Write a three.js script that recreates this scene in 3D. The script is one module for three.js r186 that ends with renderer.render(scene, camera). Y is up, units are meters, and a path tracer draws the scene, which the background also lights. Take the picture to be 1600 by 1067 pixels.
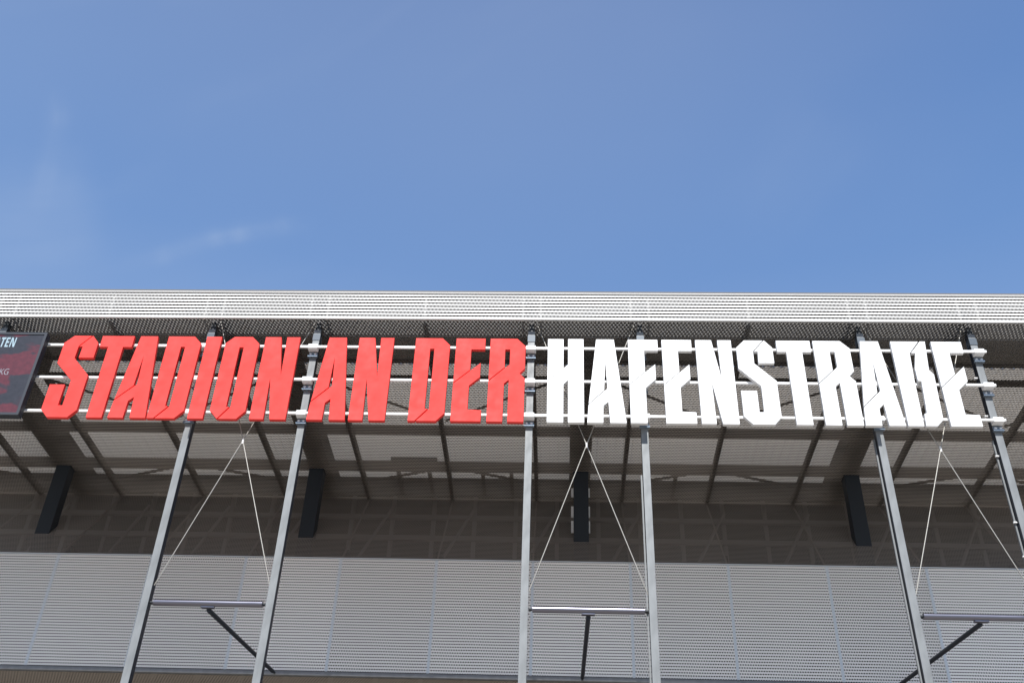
import * as THREE from 'three';
import { mergeGeometries } from 'three/addons/utils/BufferGeometryUtils.js';
import { RoundedBoxGeometry } from 'three/addons/geometries/RoundedBoxGeometry.js';
import { ImprovedNoise } from 'three/addons/math/ImprovedNoise.js';

// ------------------------------------------------------------------ camera, sky, sun, exposure
const R = THREE.MathUtils.degToRad;
const scene = new THREE.Scene();
const camera = new THREE.PerspectiveCamera(35.04, 1024 / 682, 0.1, 3000);
camera.position.set(0.677, 1.71, 19.895);
camera.rotation.order = 'YXZ';
camera.rotation.set(R(36.783), R(3.230), R(2.339));
scene.add(camera);

const renderer = new THREE.WebGLRenderer({ antialias: true });
renderer.setSize(1024, 682);
renderer.toneMapping = THREE.LinearToneMapping;
const EXPOSURE = 1.25;
renderer.toneMappingExposure = EXPOSURE;
renderer.shadowMap.enabled = true;
renderer.shadowMap.type = THREE.PCFSoftShadowMap;

const perlin = new ImprovedNoise();
const fbm = (x, y, z, n = 5) => {
  let a = 0, w = 0.5, s = 1;
  for (let i = 0; i < n; i++) { a += w * perlin.noise(x * s + i * 7.3, y * s - i * 3.1, z * s + i * 1.7); w *= 0.5; s *= 2.03; }
  return a;
};
const srgb = (r, g, b) => { const c = new THREE.Color().setRGB(r / 255, g / 255, b / 255, THREE.SRGBColorSpace); return [c.r, c.g, c.b]; };
const smooth = (a, b, x) => { const t = Math.min(1, Math.max(0, (x - a) / (b - a))); return t * t * (3 - 2 * t); };
{
  const W = 2048, H = 1024, data = new Float32Array(W * H * 4);
  // clear summer sky: pale at the horizon, deeper overhead, very thin cirrus veils
  const stops = [[0, srgb(196, 212, 232)], [12, srgb(172, 196, 228)], [28, srgb(140, 172, 219)], [40, srgb(106, 146, 204)], [55, srgb(91, 127, 186)], [75, srgb(80, 114, 172)], [90, srgb(76, 108, 166)]];
  const STREAKS = [[[[-29.5, 36.6], [-26.4, 38.2], [-23.6, 39.8], [-22.2, 40.3], [-19.5, 41.2], [-16.5, 41.8]], 0.105, 0.42], [[[-34.0, 37.5], [-34.5, 40.2], [-35.2, 42.8], [-36.2, 44.4]], 0.06, 0.5], [[[-38, 36.5], [-30, 39.5]], 0.075, 2.6], [[[12, 41.5], [22, 47]], 0.022, 2.4]];
  const col = [0, 0, 0];
  for (let j = 0; j < H; j++) {
    const el = ((j + 0.5) / H - 0.5) * 180;
    const e = Math.max(0, el);
    let k = 0; while (k < stops.length - 2 && e > stops[k + 1][0]) k++;
    const t = (e - stops[k][0]) / (stops[k + 1][0] - stops[k][0]);
    for (let c = 0; c < 3; c++) col[c] = stops[k][1][c] * (1 - t) + stops[k + 1][1][c] * t;
    const y = Math.sin(R(el)), ch = Math.cos(R(el));
    for (let i = 0; i < W; i++) {
      const phi = ((i + 0.5) / W - 0.5) * 2 * Math.PI;
      const x = Math.cos(phi) * ch, z = Math.sin(phi) * ch;
      let veil = 0;
      if (el > 0) {
        // project on a high cloud sheet, stretch along one wind direction
        const px = x / (y + 0.12), pz = z / (y + 0.12);
        const ca = Math.cos(0.42), sa = Math.sin(0.42);
        const u = px * ca + pz * sa, v = -px * sa + pz * ca;
        const warp = fbm(u * 1.1 + 3, v * 1.1, 2.2, 3);
        const wisps = fbm(u * 1.6 + warp * 0.9 + 11, v * 6.5 + warp * 2.2, 0.5, 6);
        const mask = smooth(-0.05, 0.3, fbm(u * 0.75 - 2.2, v * 0.75 + 4.6, 9.1, 3) + 0.10 * -x);
        veil = 0.10 * smooth(0.05, 0.6, wisps) * mask + 0.035 * smooth(-0.2, 0.4, fbm(u * 1.3 + 5, v * 2.1, 4.4, 4));
        veil += 0.045 * smooth(0.55, 0.0, x) + 0.085 * smooth(0.5, -0.05, x) * smooth(36, 54, el);
        // a few separate ice-cloud streaks
        const az = Math.atan2(x, -z) * 180 / Math.PI;
        if (Math.abs(az) < 50 && el > 30 && el < 60) for (const [pts, amp, wd] of STREAKS) for (let q = 0; q < pts.length - 1; q++) {
          const [ax, ay] = pts[q], [bx, by] = pts[q + 1], k2 = Math.cos(R(el));
          const ex = (bx - ax) * k2, ey = by - ay, fx = (az - ax) * k2, fy = el - ay;
          const tt = Math.min(1, Math.max(0, (fx * ex + fy * ey) / (ex * ex + ey * ey)));
          const wob = fbm(az * 0.35, el * 0.35, 3.1, 3), sd = (ex * fy - ey * fx) / Math.hypot(ex, ey), d0 = Math.hypot(fx - ex * tt, fy - ey * tt), dd = d0 + wob * 0.45 * wd;
          const along = (q + tt) / (pts.length - 1), end = smooth(-0.1, 0.4, along) * smooth(1, 0.7, along);
          veil += amp * end * Math.exp(-dd * dd / (wd * wd)) * (0.85 + 1.1 * fbm((q + tt) * 0.8, (sd / wd) * 1.8, 7.7, 4)) / (pts.length > 2 ? 1.7 : 1);
        }
      }
      const o = (j * W + i) * 4;
      for (let c = 0; c < 3; c++) data[o + c] = (col[c] * (1 - veil) + [0.68, 0.755, 0.85][c] * veil) / EXPOSURE;
      data[o + 3] = 1;
    }
  }
  const tex = new THREE.DataTexture(data, W, H, THREE.RGBAFormat, THREE.FloatType);
  tex.mapping = THREE.EquirectangularReflectionMapping;
  tex.magFilter = THREE.LinearFilter; tex.minFilter = THREE.LinearFilter;
  tex.needsUpdate = true;
  scene.background = tex;
  scene.environment = tex;
}
const sun = new THREE.DirectionalLight(new THREE.Color(1, 0.975, 0.93), 4.8);
{
  const el = R(49), az = R(-1);           // high in front of the facade
  sun.position.set(Math.sin(az) * Math.cos(el) * 80, Math.sin(el) * 80 + 10, Math.cos(az) * Math.cos(el) * 80);
  sun.target.position.set(0, 10, 0);
  sun.castShadow = true; sun.shadow.mapSize.set(4096, 4096); sun.shadow.radius = 1;
  const s = sun.shadow.camera; s.left = -26; s.right = 26; s.top = 22; s.bottom = -22; s.near = 10; s.far = 160;
  scene.add(sun, sun.target);
}

// ------------------------------------------------------------------ helpers
let seed = 7; const rnd = () => { seed = (seed * 1664525 + 1013904223) % 4294967296; return seed / 4294967296; };
const used = {};
const numbered = n => { const k = used[n] = (used[n] ?? -1) + 1; return k ? `${n}_${String(k).padStart(3, '0')}` : n; };
function thing(name, label, category, pos = [0, 0, 0], group) {
  const g = new THREE.Group(); g.name = numbered(name); g.position.set(...pos);
  g.userData = { label, category }; if (group) g.userData.group = group;
  scene.add(g); return g;
}
function part(name, geo, mat, parent, pos) {
  const m = new THREE.Mesh(geo, mat); m.name = name; m.castShadow = m.receiveShadow = true;
  if (pos) m.position.set(...pos);
  parent.add(m); return m;
}
// an axis-aligned box between two corners, softly chamfered when r is given
function box(x0, x1, y0, y1, z0, z1, r = 0) {
  const w = x1 - x0, h = y1 - y0, d = z1 - z0;
  const g = r ? new RoundedBoxGeometry(w, h, d, 1, r) : new THREE.BoxGeometry(w, h, d);
  g.translate((x0 + x1) / 2, (y0 + y1) / 2, (z0 + z1) / 2); return g;
}
function bar(a, b, r, seg = 12) {
  const A = new THREE.Vector3(...a), B = new THREE.Vector3(...b), d = B.clone().sub(A);
  const g = new THREE.CylinderGeometry(r, r, d.length(), seg);
  g.applyQuaternion(new THREE.Quaternion().setFromUnitVectors(new THREE.Vector3(0, 1, 0), d.normalize()));
  g.translate((A.x + B.x) / 2, (A.y + B.y) / 2, (A.z + B.z) / 2); return g;
}
const flat = gs => mergeGeometries(gs.map(g => g.index ? g.toNonIndexed() : g));

// grey noise textures for zinc bloom, dust and streaks
function noiseTex(size, f, lo, hi, stretch = 1, z = 0, tint = [1, 1, 1]) {
  const d = new Uint8Array(size * size * 4);
  for (let j = 0; j < size; j++) for (let i = 0; i < size; i++) {
    // blend across the borders so that the tile repeats without a seam
    const u = i / size, v = j / size;
    const n = (a, b) => fbm(a * f, b * f * stretch, z, 5);
    const q = n(u, v) * (1 - u) * (1 - v) + n(u - 1, v) * u * (1 - v) + n(u, v - 1) * (1 - u) * v + n(u - 1, v - 1) * u * v;
    const g = lo + (hi - lo) * Math.min(1, Math.max(0, 0.5 + q * 1.3));
    for (let c = 0; c < 3; c++) d[(j * size + i) * 4 + c] = 255 * Math.min(1, g * tint[c]);
    d[(j * size + i) * 4 + 3] = 255;
  }
  const t = new THREE.DataTexture(d, size, size, THREE.RGBAFormat);
  t.wrapS = t.wrapT = THREE.RepeatWrapping; t.magFilter = THREE.LinearFilter; t.minFilter = THREE.LinearMipmapLinearFilter;
  t.generateMipmaps = true; t.needsUpdate = true; return t;
}
function planarUV(g, s = 1) {                  // uv in metres from the dominant normal
  g = g.index ? g.toNonIndexed() : g;
  const p = g.attributes.position, n = g.attributes.normal, uv = new Float32Array(p.count * 2);
  for (let i = 0; i < p.count; i++) {
    const ax = Math.abs(n.getX(i)), ay = Math.abs(n.getY(i)), az = Math.abs(n.getZ(i));
    const a = ax > ay && ax > az ? [p.getZ(i), p.getY(i)] : ay > az ? [p.getX(i), p.getZ(i)] : [p.getX(i), p.getY(i)];
    uv[2 * i] = a[0] * s; uv[2 * i + 1] = a[1] * s;
  }
  g.setAttribute('uv', new THREE.BufferAttribute(uv, 2)); return g;
}
const zincMap = noiseTex(512, 6, 0.70, 1.0, 0.35, 1.5); zincMap.colorSpace = THREE.NoColorSpace;
const zincRough = noiseTex(512, 9, 0.7, 1.0, 0.5, 4.5);
const paintRough = noiseTex(512, 7, 0.75, 1.0, 1, 8.5);
const paintMap = noiseTex(512, 5, 0.965, 1.0, 0.3, 6.5);
const lin = (r, g, b) => new THREE.Color().setRGB(r, g, b);
const std = (c, roughness, metalness, extra = {}) => new THREE.MeshStandardMaterial({ color: c, roughness, metalness, side: THREE.DoubleSide, ...extra });
const M = {
  zinc: std(lin(0.235, 0.25, 0.26), 0.65, 0.1, { map: zincMap, roughnessMap: zincRough }),
  zincDull: std(lin(0.27, 0.275, 0.285), 0.6, 0.4, { map: zincMap, roughnessMap: zincRough }),
  railWhite: std(lin(0.86, 0.86, 0.86), 0.5, 0.0, { map: paintMap }),
  fascia: std(lin(0.66, 0.66, 0.65), 0.6, 0.0),
  wallMesh: std(lin(0.90, 0.885, 0.87), 0.55, 0.0),
  soffitMeshShaded: std(lin(0.295, 0.26, 0.228), 0.6, 0.0),  // same bright metal as the edge, colour darkened for the roof shade
  seam: std(lin(0.70, 0.75, 0.80), 0.5, 0.2),
  dark: std(lin(0.022, 0.028, 0.036), 0.55, 0.0),
  joist: std(lin(0.05, 0.047, 0.045), 0.7, 0.0),
  deckDark: std(lin(0.05, 0.048, 0.045), 0.8, 0.0),
  voidSteel: std(lin(0.30, 0.28, 0.26), 0.7, 0.0),
  deckFront: std(lin(0.16, 0.15, 0.14), 0.8, 0.0),
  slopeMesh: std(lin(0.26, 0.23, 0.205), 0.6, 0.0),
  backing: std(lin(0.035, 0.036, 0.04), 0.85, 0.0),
  concrete: std(lin(0.13, 0.122, 0.114), 0.9, 0.0),
  red: new THREE.MeshPhysicalMaterial({ color: lin(0.84, 0.047, 0.038), roughness: 0.85, roughnessMap: paintRough, map: paintMap, metalness: 0, side: THREE.DoubleSide }),
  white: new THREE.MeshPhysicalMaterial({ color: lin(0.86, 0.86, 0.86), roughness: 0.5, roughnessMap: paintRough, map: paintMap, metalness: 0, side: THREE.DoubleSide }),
  anthracite: std(lin(0.016, 0.021, 0.032), 0.5, 0.0),
  tube: std(lin(0.20, 0.20, 0.24), 0.4, 0.9, { roughnessMap: zincRough }),
  cable: std(lin(0.40, 0.385, 0.35), 0.4, 0.4),
  blueSteel: std(lin(0.20, 0.25, 0.31), 0.45, 0.5),
  edgeMeshLit: std(lin(0.46, 0.45, 0.44), 0.6, 0.0),  // same metal as the soffit, lighter colour paints the sunlit edge rows
  shadePlate: std(lin(0.075, 0.095, 0.12), 0.5, 0.2),
  deckClear: new THREE.MeshPhysicalMaterial({ color: lin(0.78, 0.73, 0.66), roughness: 1, metalness: 0, transmission: 0.20, thickness: 0, side: THREE.DoubleSide }),
};

// ------------------------------------------------------------------ ground
{
  const tex = noiseTex(1024, 9, 0.8, 1.0, 1, 3.3, [1, 0.96, 0.9]); tex.repeat.set(120, 120);
  const g = new THREE.PlaneGeometry(1600, 1600); g.rotateX(-Math.PI / 2);
  const m = new THREE.Mesh(g, std(lin(0.37, 0.35, 0.32), 0.95, 0, { map: tex }));
  m.name = 'ground'; m.receiveShadow = true; m.userData = { kind: 'structure', label: 'pale paved forecourt in front of the stand' };
  scene.add(m);
}

// ------------------------------------------------------------------ expanded metal
// rows of wavy, tilted strands between (0,0) and (w,h) in the xy plane, +z outward
function expanded(w, h, pitch, row, strand, tilt, bulge = 0.36) {
  const rows = Math.round(h / row), rh = h / rows, n = Math.round(w / pitch), pw = w / n;
  const pos = [], nor = [], idx = [];
  const c = Math.cos(tilt), s = Math.sin(tilt), amp = rh * bulge;
  for (let i = 0; i < rows; i++) {
    const v0 = (i + 0.5) * rh;
    const pts = [];
    for (let j = 0; j <= n * 2; j++) {
      const sg = ((j + i) % 2) ? 1 : -1, u = j * pw / 2, f = pw * 0.11;
      pts.push([Math.max(0, u - f), v0 + sg * amp], [Math.min(w, u + f), v0 + sg * amp]);
    }
    const b = pos.length / 3;
    for (const [u, v] of pts) {
      pos.push(u, v - c * strand / 2, -s * strand / 2, u, v + c * strand / 2, s * strand / 2);
      nor.push(0, -s, c, 0, -s, c);
    }
    for (let k = 0; k < pts.length - 1; k++) { const a = b + 2 * k; idx.push(a, a + 2, a + 1, a + 1, a + 2, a + 3); }
  }
  const g = new THREE.BufferGeometry();
  g.setAttribute('position', new THREE.Float32BufferAttribute(pos, 3));
  g.setAttribute('normal', new THREE.Float32BufferAttribute(nor, 3));
  g.setIndex(idx); return g;
}
// sheets from different batches differ a little in tone
const tones = (m, k) => [0, 1, 2, 3].map(i => { const c = m.clone(); c.color.multiplyScalar(1 + k * (i - 1.5) / 1.5); return c; });
const pick = a => a[Math.floor(rnd() * a.length)];
const wallTones = tones(M.wallMesh, 0.06), sofTones = tones(M.soffitMeshShaded, 0.12), slopeTones = tones(M.slopeMesh, 0.14), fasTones = tones(M.fascia, 0.05);
const MOD = 2.5, X0 = -20, X1 = 17.5;
const bays = []; for (let x = X0; x < X1 - 0.1; x += MOD) bays.push(x);

// ------------------------------------------------------------------ stand building behind the cladding
{
  const t = thing('stadium_stand', 'dark concrete stand body behind the mesh cladding, under the roof', 'building');
  part('back_wall', box(X0, X1, 0, 10.7, -22, -9.6), M.concrete, t);
  part('upper_wall', box(X0, X1, 10.702, 18.2, -22, -10.4), M.concrete, t);
  for (const x of bays) part('tie_beam', box(x - 0.09, x + 0.09, 14.1, 14.35, -10.39, -6.3), M.joist, t);
  for (let x = X0 + 0.6; x < X1; x += 1.25) part('stud', box(x - 0.06, x + 0.06, 11.5, 18.1, -9.62, -9.5), M.voidSteel, t);
  for (let x = X0 + 1.2; x < X1 - 3; x += 2.5) part('diagonal', bar([x, 13.6, -9.3], [x + 1.9, 17.2, -9.3], 0.05, 8), M.voidSteel, t);
  for (const h of [14.05, 16.2, 16.9]) part('rail', box(X0, X1, h, h + 0.13, -9.45, -9.33), M.voidSteel, t);
  part('rail', box(X0, X1, 15.35, 15.47, -9.15, -9.03), M.zincDull, t);
  part('rail', box(X0, X1, 14.6, 14.7, -8.4, -8.3), M.zincDull, t);
}

// ------------------------------------------------------------------ vertical mesh wall with its sloping top and underside
{
  const t = thing('mesh_wall', 'silver expanded metal wall below the dark roof underside, with pale vertical seams', 'wall');
  const wallG = expanded(MOD - 0.04, 2.98, 0.062, 0.0745, 0.056, R(4), 0.09);
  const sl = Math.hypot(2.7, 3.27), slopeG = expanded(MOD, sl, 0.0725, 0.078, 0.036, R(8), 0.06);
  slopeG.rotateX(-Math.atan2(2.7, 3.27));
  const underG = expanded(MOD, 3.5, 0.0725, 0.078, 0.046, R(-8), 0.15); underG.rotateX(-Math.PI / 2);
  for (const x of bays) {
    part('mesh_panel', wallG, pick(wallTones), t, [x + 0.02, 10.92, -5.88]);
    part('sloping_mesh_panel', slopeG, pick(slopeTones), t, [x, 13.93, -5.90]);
    part('underside_mesh_panel', underG, M.soffitMeshShaded, t, [x, 10.80, -5.97]);
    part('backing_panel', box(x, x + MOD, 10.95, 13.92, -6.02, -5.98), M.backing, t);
    part('seam_strip', box(x - 0.034, x + 0.034, 10.92, 13.89, -5.905, -5.87), M.seam, t);
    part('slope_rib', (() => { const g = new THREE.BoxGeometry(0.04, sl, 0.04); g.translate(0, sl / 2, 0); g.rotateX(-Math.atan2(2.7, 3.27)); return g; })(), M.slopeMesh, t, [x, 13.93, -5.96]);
  }
  part('edge_trim', planarUV(box(X0, X1, 10.80, 10.905, -5.96, -5.85, 0.008)), M.zincDull, t);
  part('top_angle', box(X0, X1, 13.905, 13.925, -5.90, -5.855), M.seam, t);
}

// ------------------------------------------------------------------ canopy roof: slatted fascia, mesh soffit, joists, purlins, girders, deck
{
  const t = thing('canopy_roof', 'projecting stadium roof edge with white slatted mesh fascia and dark mesh underside', 'roof');
  const Hs = 17.08, Ht = 17.86;
  const fasG = expanded(MOD, Ht - Hs - 0.03, 0.0865, 0.093, 0.060, R(-8), 0.035);
  const edgeG = expanded(MOD, 0.64, 0.0865, 0.08, 0.038, R(66), 0.22); edgeG.rotateX(-Math.PI / 2);
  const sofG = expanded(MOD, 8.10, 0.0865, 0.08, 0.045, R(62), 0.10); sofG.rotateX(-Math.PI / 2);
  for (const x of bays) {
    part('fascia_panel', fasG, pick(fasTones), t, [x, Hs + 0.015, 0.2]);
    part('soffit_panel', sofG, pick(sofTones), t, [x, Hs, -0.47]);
    part('edge_mesh', edgeG, M.edgeMeshLit, t, [x, Hs, 0.17]);
    part('joist', box(x - 0.055, x + 0.055, Hs + 0.03, Hs + 0.20, -8.7, 0.0), M.joist, t);
    const k = ((Math.round(x / MOD) % 3) + 3) % 3;          // 0 and 1: post lines, 2: the middle of a wide bay
    for (const dx of k === 2 ? [0] : [-0.205, 0.205]) part('fascia_rib', box(x + dx - 0.022, x + dx + 0.022, Hs + 0.02, Ht - 0.02, 0.13, 0.165), M.fascia, t);
    if (k !== 2) part('bracket_arm', box(x - 0.045, x + 0.045, Hs + 0.205, Ht - 0.1, -2.4, -0.06), M.joist, t);
  }
  part('edge_tube', bar([X0, Hs + 0.005, 0.21], [X1, Hs + 0.005, 0.21], 0.024, 10), M.fascia, t);
  part('edge_tube', bar([X0, Ht, 0.21], [X1, Ht, 0.21], 0.022, 10), M.fascia, t);
  for (const [z, w, h] of [[-1.81, 0.06, 0.10], [-2.60, 0.09, 0.14], [-5.14, 0.16, 0.22], [-7.08, 0.30, 0.20], [-8.62, 0.12, 0.57]])
    part('purlin', box(X0, X1, Hs + 0.205, Hs + 0.205 + h, z - w / 2, z + w / 2), M.joist, t);
  for (let x = -21.25 + 7.5; x < X1; x += 7.5) {
    part('girder', box(x - 0.30, x + 0.30, Hs + 0.22, Hs + 0.75, -9.0, -2.0), M.deckDark, t);
    for (const s of [-1, 1]) part('brace_rod', bar([x + s * 0.2, Hs + 0.26, -8.3], [x + s * 3.2, Hs + 0.26, -7.2], 0.04, 8), M.joist, t);
  }
  part('equipment_box', box(-4.25, -2.9, Hs + 0.42, Hs + 0.72, -7.35, -7.23), M.dark, t);
  for (const x of [-4.0, -3.1, -1.55, -0.72, 3.1, 4.0]) part('stub', box(x - 0.05, x + 0.05, Hs + 0.21, Hs + 0.33, -8.55, -7.24), M.joist, t);
  for (let x = -21.25 + 7.5; x < X1 - 4; x += 7.5) for (const [a, b] of [[0.3, 3.7], [7.2, 3.8]]) part('brace_rod', bar([x + a, Hs + 0.55, -2.8], [x + b, Hs + 0.55, -5.0], 0.035, 8), M.joist, t);
  part('front_deck', box(X0, X1, Ht + 0.005, Ht + 0.06, -2.65, 0.225), M.deckFront, t);
  // trapezoidal sheets, translucency added to make the soffit bays glow
  const pts = []; for (let u = 0; u < MOD - 1e-6; u += 0.25) pts.push([u, 0], [u + 0.11, 0], [u + 0.14, 0.04], [u + 0.22, 0.04]);
  pts.push([MOD, 0]);
  const pos = [], idx = []; pts.forEach(([u, v]) => pos.push(u, v, 0, u, v, -6.1));
  for (let i = 0; i < pts.length - 1; i++) idx.push(2 * i, 2 * i + 2, 2 * i + 1, 2 * i + 1, 2 * i + 2, 2 * i + 3);
  let sg = new THREE.BufferGeometry(); sg.setAttribute('position', new THREE.Float32BufferAttribute(pos, 3)); sg.setIndex(idx); sg = sg.toNonIndexed(); sg.computeVertexNormals();
  for (const x of bays) part('roof_sheet', sg, M.deckClear, t, [x, Ht, -2.66]);
  part('rear_deck', box(X0, X1, Ht - 0.01, Ht + 0.06, -22, -8.77), M.deckDark, t);
}

// ------------------------------------------------------------------ dark box columns that come up through the sloping mesh
const where = ['at the far left, below the red S', 'between and behind the two left grey posts', 'in the middle, between the crossing rods', 'on the right, just left of the two right posts'];
[-13.6, -6.25, 1.27, 8.80].forEach((x, i) => {
  const t = thing('box_column', `dark steel box column ${where[i]}`, 'column', [x, 0, -6.7], 'dark box columns under the roof');
  part('casing', box(-0.205, 0.205, 13.6, 17.05, -0.34, 0, 0.012), M.dark, t);
  part('cap_plate', box(-0.215, 0.215, 17.052, 17.07, -0.35, 0.012), M.dark, t);
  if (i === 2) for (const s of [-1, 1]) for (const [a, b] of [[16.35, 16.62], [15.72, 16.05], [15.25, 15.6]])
    part('slot_glow_plate', box(s > 0 ? 0.207 : -0.275, s > 0 ? 0.245 : -0.207, a, b, -0.20, -0.15), M.white, t);  // white pieces standing in for light seen through slots beside the column
});

// ------------------------------------------------------------------ posts
const G = { letters: 'letters of the sign', posts: 'grey posts carrying the sign', rails: 'white rails behind the letters', struts: 'struts between the post pairs', braces: 'braces running back to the wall', rods: 'crossing rods between the post pairs', columns: 'dark box columns under the roof' };
const postWhere = { '-12.5': 'behind the dark red board at the left edge', '-7.5': 'passing behind the red letter I', '-5': 'in the gap between the red words, left of the second A', '0': 'in the gap between the red and the white lettering', '2.5': 'passing behind the white letter F', '7.5': 'passing behind the second white A', '10': 'at the right end of the lettering' };
for (const X of [-12.5, -7.5, -5, 0, 2.5, 7.5, 10]) {
  const t = thing('steel_post', `galvanised grey steel post ${postWhere[X]}`, 'post', [X, 0, 0], G.posts);
  part('shaft', planarUV(box(-0.073, 0.073, 0.03, 16.95, -0.20, -0.0215, 0.01)), M.anthracite, t);
  part('face_cover', planarUV(box(-0.078, 0.078, 0.03, 16.90, -0.021, 0, 0.006)), M.zinc, t);
  part('base_plate', box(-0.2, 0.2, 0.004, 0.029, -0.3, 0.12), M.zincDull, t);
  part('head_plate', box(-0.085, 0.085, 16.60, 16.78, -0.19, 0.012), M.shadePlate, t);  // dark blue colour stands in for the fascia shadow on the post top
  part('hanger', box(-0.05, 0.05, 16.952, 17.30, -0.16, -0.02), M.dark, t);
  if (X >= 2.5) part('conduit', box(-0.118, -0.085, 8.2, X === 2.5 ? 13.2 : 14.15, -0.17, -0.125), M.zinc, t);
  if (X === 10) for (const h of [13.75, 12.2, 11.45, 15.75, 14.75]) part('bolt', bar([-0.15, h, -0.10], [-0.079, h, -0.10], 0.022, 8), M.railWhite, t);
}

// ------------------------------------------------------------------ struts, braces and crossing rods between each pair of posts
const pairWhere = ['between the two left posts', 'between the two middle posts', 'between the two right posts'];
[-7.5, 0, 7.5].forEach((X, i) => {
  const t = thing('strut', `round grey steel strut spanning horizontally ${pairWhere[i]}`, 'strut', [X, 10.16, -0.09], G.struts);
  part('tube', bar([0.16, 0, 0], [2.34, 0, 0], 0.062, 20), M.tube, t);
  for (const x of [0.085, 2.345]) part('end_pin', bar([x, 0, 0], [x + 0.07, 0, 0], 0.028, 10), M.dark, t);
  part('gusset', box(1.12, 1.38, -0.085, -0.02, -0.075, 0.02), M.tube, t);
  const b = thing('brace', `dark round brace running back to the wall ${pairWhere[i]}`, 'brace', [X + 1.25, 10.08, -0.16], G.braces);
  part('tube', bar([0, -0.01, -0.04], [0, 0.74, -5.50], 0.047, 16), M.anthracite, b);
  part('end_pin', bar([0, 0.742, -5.51], [0, 0.77, -5.68], 0.03, 10), M.dark, b);
  const c = thing('cross_bracing', `thin crossing steel rods ${pairWhere[i]}, meeting just below the letters`, 'rods', [X, 0, -0.1], G.rods);
  const lo = 10.52, ym = 13.92, hi = 2 * ym - lo;
  part('rod', bar([0.078, lo, 0.006], [2.422, hi, 0.006], 0.011, 8), M.cable, c);
  part('rod', bar([2.422, lo, -0.018], [0.078, hi, -0.018], 0.011, 8), M.cable, c);
  part('clamp', bar([1.25, ym - 0.07, -0.006], [1.25, ym + 0.05, -0.006], 0.024, 10), M.railWhite, c);
});

// ------------------------------------------------------------------ sign rails with clamps at every post
[['topmost', 16.335], ['middle', 15.425], ['lowest', 14.525]].forEach(([w, top]) => {
  const t = thing('sign_rail', `white horizontal rail, ${w} of the three behind the lettering`, 'rail', [0, top, 0], G.rails);
  part('bar', planarUV(box(-16, 10.16, -0.068, -0.008, 0.13, 0.18, 0.006)), M.railWhite, t);
  for (const X of [-12.5, -7.5, -5, 0, 2.5, 7.5, 10]) {
    part('clamp', box(X - 0.115, X + 0.115, -0.10, 0.025, 0.022, 0.20, 0.02), M.railWhite, t);
    const br = part('bracket', flat([box(X - 0.11, X + 0.11, -0.245, -0.205, 0.004, 0.075), box(X - 0.10, X + 0.10, -0.204, -0.117, 0.004, 0.03)]), M.blueSteel, t);
    for (const s of [-1, 1]) part('nut', bar([X + s * 0.055, -0.204, 0.05], [X + s * 0.055, -0.165, 0.05], 0.03, 6), M.railWhite, br);
  }
});

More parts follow.
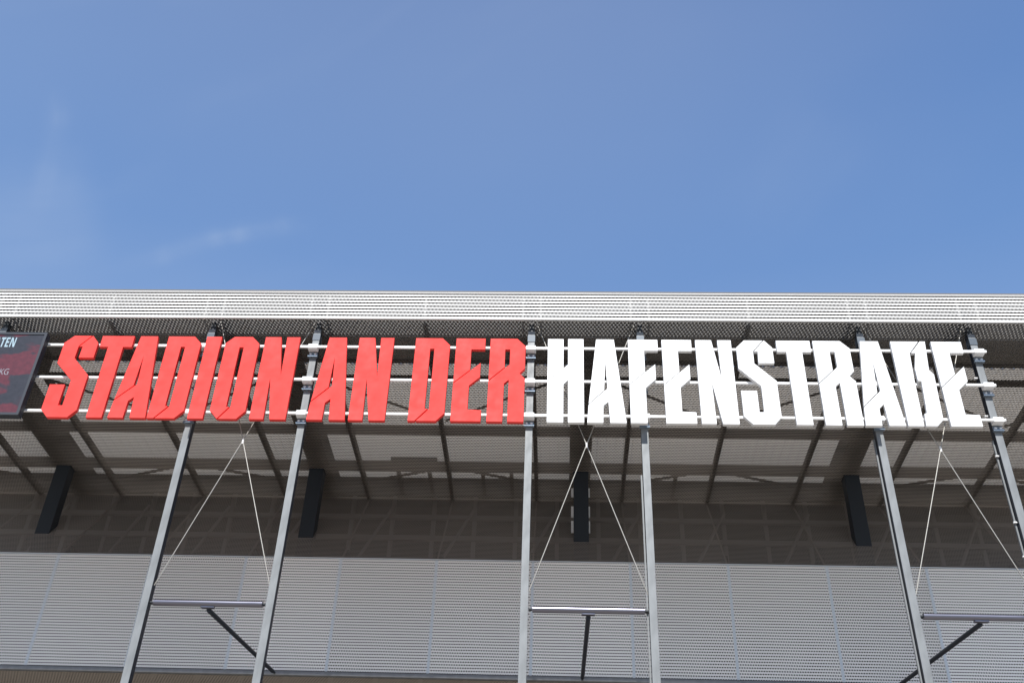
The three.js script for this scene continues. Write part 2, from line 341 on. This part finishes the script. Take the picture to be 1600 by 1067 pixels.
// ------------------------------------------------------------------ letters (metres, baseline 0, height 2.235)
const GL = {
  S: [[[.19, 2.235], [.60, 2.235], [.365, 1.94], [.36, 1.60], [.80, 1.13], [.80, .19], [.64, 0], [.18, 0], [0, .2], [0, .87], [.345, .87], [.345, .315], [.445, .315], [.45, .99], [0, 1.455], [0, 2.03]],
    [[.63, 2.235], [.80, 2.03], [.80, 1.605], [.455, 1.605], [.465, 1.92], [.382, 1.92]]],
  T: [[[0, 2.235], [.75, 2.235], [.75, 1.92], [.55, 1.92], [.55, 0], [.20, 0], [.20, 1.92], [0, 1.92]]],
  A: [[[.22, 2.235], [.62, 2.235], [.845, 0], [.495, 0], [.465, .545], [.355, .44], [.345, 0], [0, 0], [.033, .46], [.385, .825], [.45, .89], [.415, 1.68], [.378, .852], [.036, .488]]],
  D: [[[0, 2.235], [.61, 2.235], [.79, 2.04], [.785, .2], [.61, 0], [.178, 0], [.44, .307], [.44, 1.935], [.345, 1.935], [.345, .318], [.413, .318], [.146, 0], [0, 0]]],
  I: [[[0, 0], [.345, 0], [.345, 2.235], [0, 2.235]]],
  O: [[[.18, 2.235], [.60, 2.235], [.785, 2.04], [.79, .2], [.62, 0], [.222, 0], [.44, .307], [.44, 1.935], [.345, 1.935], [.345, .318], [.413, .318], [.192, .003], [0, .22], [0, 2.05]]],
  N: [[[0, 2.235], [.36, 2.235], [.515, 1.165], [.495, 2.235], [.80, 2.235], [.80, 0], [.45, 0], [.29, 1.085], [.315, 0], [0, 0]]],
  E: [[[0, 2.235], [.665, 2.235], [.665, 1.925], [.355, 1.925], [.355, 1.356], [0, 1.012]],
    [[0, .984], [.585, 1.55], [.585, 1.16], [.355, .93], [.355, .305], [.655, .29], [.655, 0], [0, 0]]],
  F: [[[0, 2.235], [.665, 2.235], [.665, 1.925], [.355, 1.925], [.355, 1.356], [0, 1.012]],
    [[0, .984], [.585, 1.55], [.585, 1.15], [.355, .91], [.355, 0], [0, 0]]],
  R: [[[0, 2.235], [.61, 2.235], [.80, 2.03], [.80, 1.41], [.685, 1.275], [.80, 1.145], [.80, 0], [.45, 0], [.45, 1.10], [.345, .995], [.345, 0], [0, 0], [0, 1.058], [.345, 1.41], [.455, 1.515], [.455, 1.93], [.345, 1.93], [.345, 1.437], [0, 1.086]]],
  H: [[[0, 2.235], [.355, 2.235], [.355, 1.443], [0, 1.086]],
    [[0, 1.058], [.455, 1.52], [.455, 2.235], [.805, 2.235], [.805, 0], [.455, 0], [.455, 1.10], [.355, .99], [.355, 0], [0, 0]]],
  'ß': [[[0, 2.235], [.615, 2.235], [.375, 1.91], [.342, 1.165], [.33, 0], [0, 0]],
    [[.648, 2.235], [.765, 2.235], [.735, 1.85], [.705, 1.455], [.79, 1.335], [.755, .16], [.60, 0], [.37, 0], [.385, .31], [.445, .325], [.485, 1.15], [.412, 1.16], [.408, 1.485], [.455, 1.70], [.495, 1.91], [.402, 1.91]]],
};
const glyphGeo = {};
for (const [k, polys] of Object.entries(GL)) glyphGeo[k] = polys.map((p, i) => {
  const s = new THREE.Shape(p.map(([x, y]) => new THREE.Vector2(x, y)));
  const g = new THREE.ExtrudeGeometry(s, { depth: 0.082, bevelEnabled: true, bevelThickness: 0.004, bevelSize: 0.004, bevelOffset: -0.004, bevelSegments: 1 });
  g.translate(0, 0, i ? 0.006 : 0); return planarUV(g, 0.5);
});
const SIGN = [
  ['S', -10.76, 'red letter S, first letter of the sign, beside the dark board'], ['T', -9.905, 'red letter T, right of the first red S'], ['A', -9.226, 'red letter A between the red T and D'],
  ['D', -8.353, 'red letter D, left of the red letter I'], ['I', -7.455, 'red letter I, a plain upright bar in front of the left post'], ['O', -6.994, 'red letter O with a narrow slot, right of the I'],
  ['N', -6.09, 'red letter N ending the first red word, right of the O'], ['A', -4.835, 'red letter A starting the short second word'], ['N', -3.92, 'red letter N ending the short second word'],
  ['D', -2.621, 'red letter D starting the third red word'], ['E', -1.695, 'red letter E between the D and the R'], ['R', -0.917, 'red letter R, last of the red letters'],
  ['H', 0.386, 'white letter H, first of the white letters'], ['A', 1.255, 'white letter A between the white H and F'], ['F', 2.19, 'white letter F in front of a grey post'],
  ['E', 2.945, 'white letter E between the white F and N'], ['N', 3.70, 'white letter N between the white E and S'], ['S', 4.605, 'white letter S right of the white N'],
  ['T', 5.505, 'white letter T between the white S and R'], ['R', 6.315, 'white letter R right of the white T'], ['A', 7.15, 'white letter A between the white R and the sharp s'],
  ['ß', 8.04, 'white letter sharp s, second to last of the sign'], ['E', 8.93, 'white letter E at the right end of the sign'],
];
SIGN.forEach(([ch, x, label], i) => {
  const t = thing('sign_letter', label, 'letter', [x, 14.235, 0.204], G.letters);
  for (const g of glyphGeo[ch]) part('letter_panel', g, i < 12 ? M.red : M.white, t);
});

// ------------------------------------------------------------------ dark red sponsor board cut by the left edge of the picture
{
  const t = thing('sponsor_board', 'dark red and black mottled board with pale lettering, left of the first red letter', 'sign', [-11.13, 14.18, 0.45]);
  const W = 4.2, H = 2.25;
  part('case', box(-W, 0, 0, H, -0.17, -0.012, 0.01), M.dark, t);
  const fr = std(lin(0.055, 0.06, 0.07), 0.4, 0.2);
  part('frame', flat([box(-W, 0, H - 0.06, H, -0.0119, 0.01), box(-W, 0, 0, 0.06, -0.0119, 0.01), box(-0.06, 0, 0.06, H - 0.06, -0.0119, 0.01), box(-W, -W + 0.06, 0.06, H - 0.06, -0.0119, 0.01)]), fr, t);
  const cw = 1680, chh = 852, px = 400, cv = document.createElement('canvas'); cv.width = cw; cv.height = chh;
  const c = cv.getContext('2d');
  const img = c.createImageData(cw, chh);
  for (let j = 0; j < chh; j++) for (let i = 0; i < cw; i++) {
    const x = i / px, y = j / px;
    const w = fbm(x * 1.1, y * 1.6, 3.3, 4), n = fbm(x * 0.7 + w * 0.8 + 2.3, y * 1.5 + w * 0.6 - x * 0.12, 7.7, 5);
    const k = smooth(-0.06, 0.05, n + 0.10 + 0.10 * Math.cos(y * 4.6 + x * 0.8)), gr = 1 + 0.25 * fbm(x * 9, y * 9, 1.1, 3);
    const o = (j * cw + i) * 4;
    img.data[o] = (46 + 44 * k) * gr; img.data[o + 1] = (45 - 7 * k) * gr; img.data[o + 2] = (50 - 5 * k) * gr; img.data[o + 3] = 255;
  }
  c.putImageData(img, 0, 0);
  const write = (s, right, base, h, style, color, sx) => {
    c.save(); c.font = `${style} ${h}px sans-serif`; c.textAlign = 'right'; c.textBaseline = 'alphabetic'; c.fillStyle = color;
    c.translate(right, base); c.scale(sx, 1); c.fillText(s, 0, 0); c.restore();
  };
  const X = m => cw + m * px + 24, Y = m => chh - (m - 0.06) * px;     // metres from the right edge / bottom of the board
  write('ATEN', X(-0.68), Y(1.84), 150, 'bold', '#a3bac4', 0.54);
  write('KG', X(-0.58), Y(1.07), 90, 'normal', '#8d8f96', 0.85);
  const tex = new THREE.CanvasTexture(cv); tex.colorSpace = THREE.SRGBColorSpace; tex.anisotropy = 8;
  const g = new THREE.PlaneGeometry(W - 0.12, H - 0.12); g.translate(-W / 2, H / 2, -0.006);
  part('print', g, new THREE.MeshPhysicalMaterial({ map: tex, roughness: 0.35, clearcoat: 0.6, clearcoatRoughness: 0.2 }), t);
}

renderer.render(scene, camera);
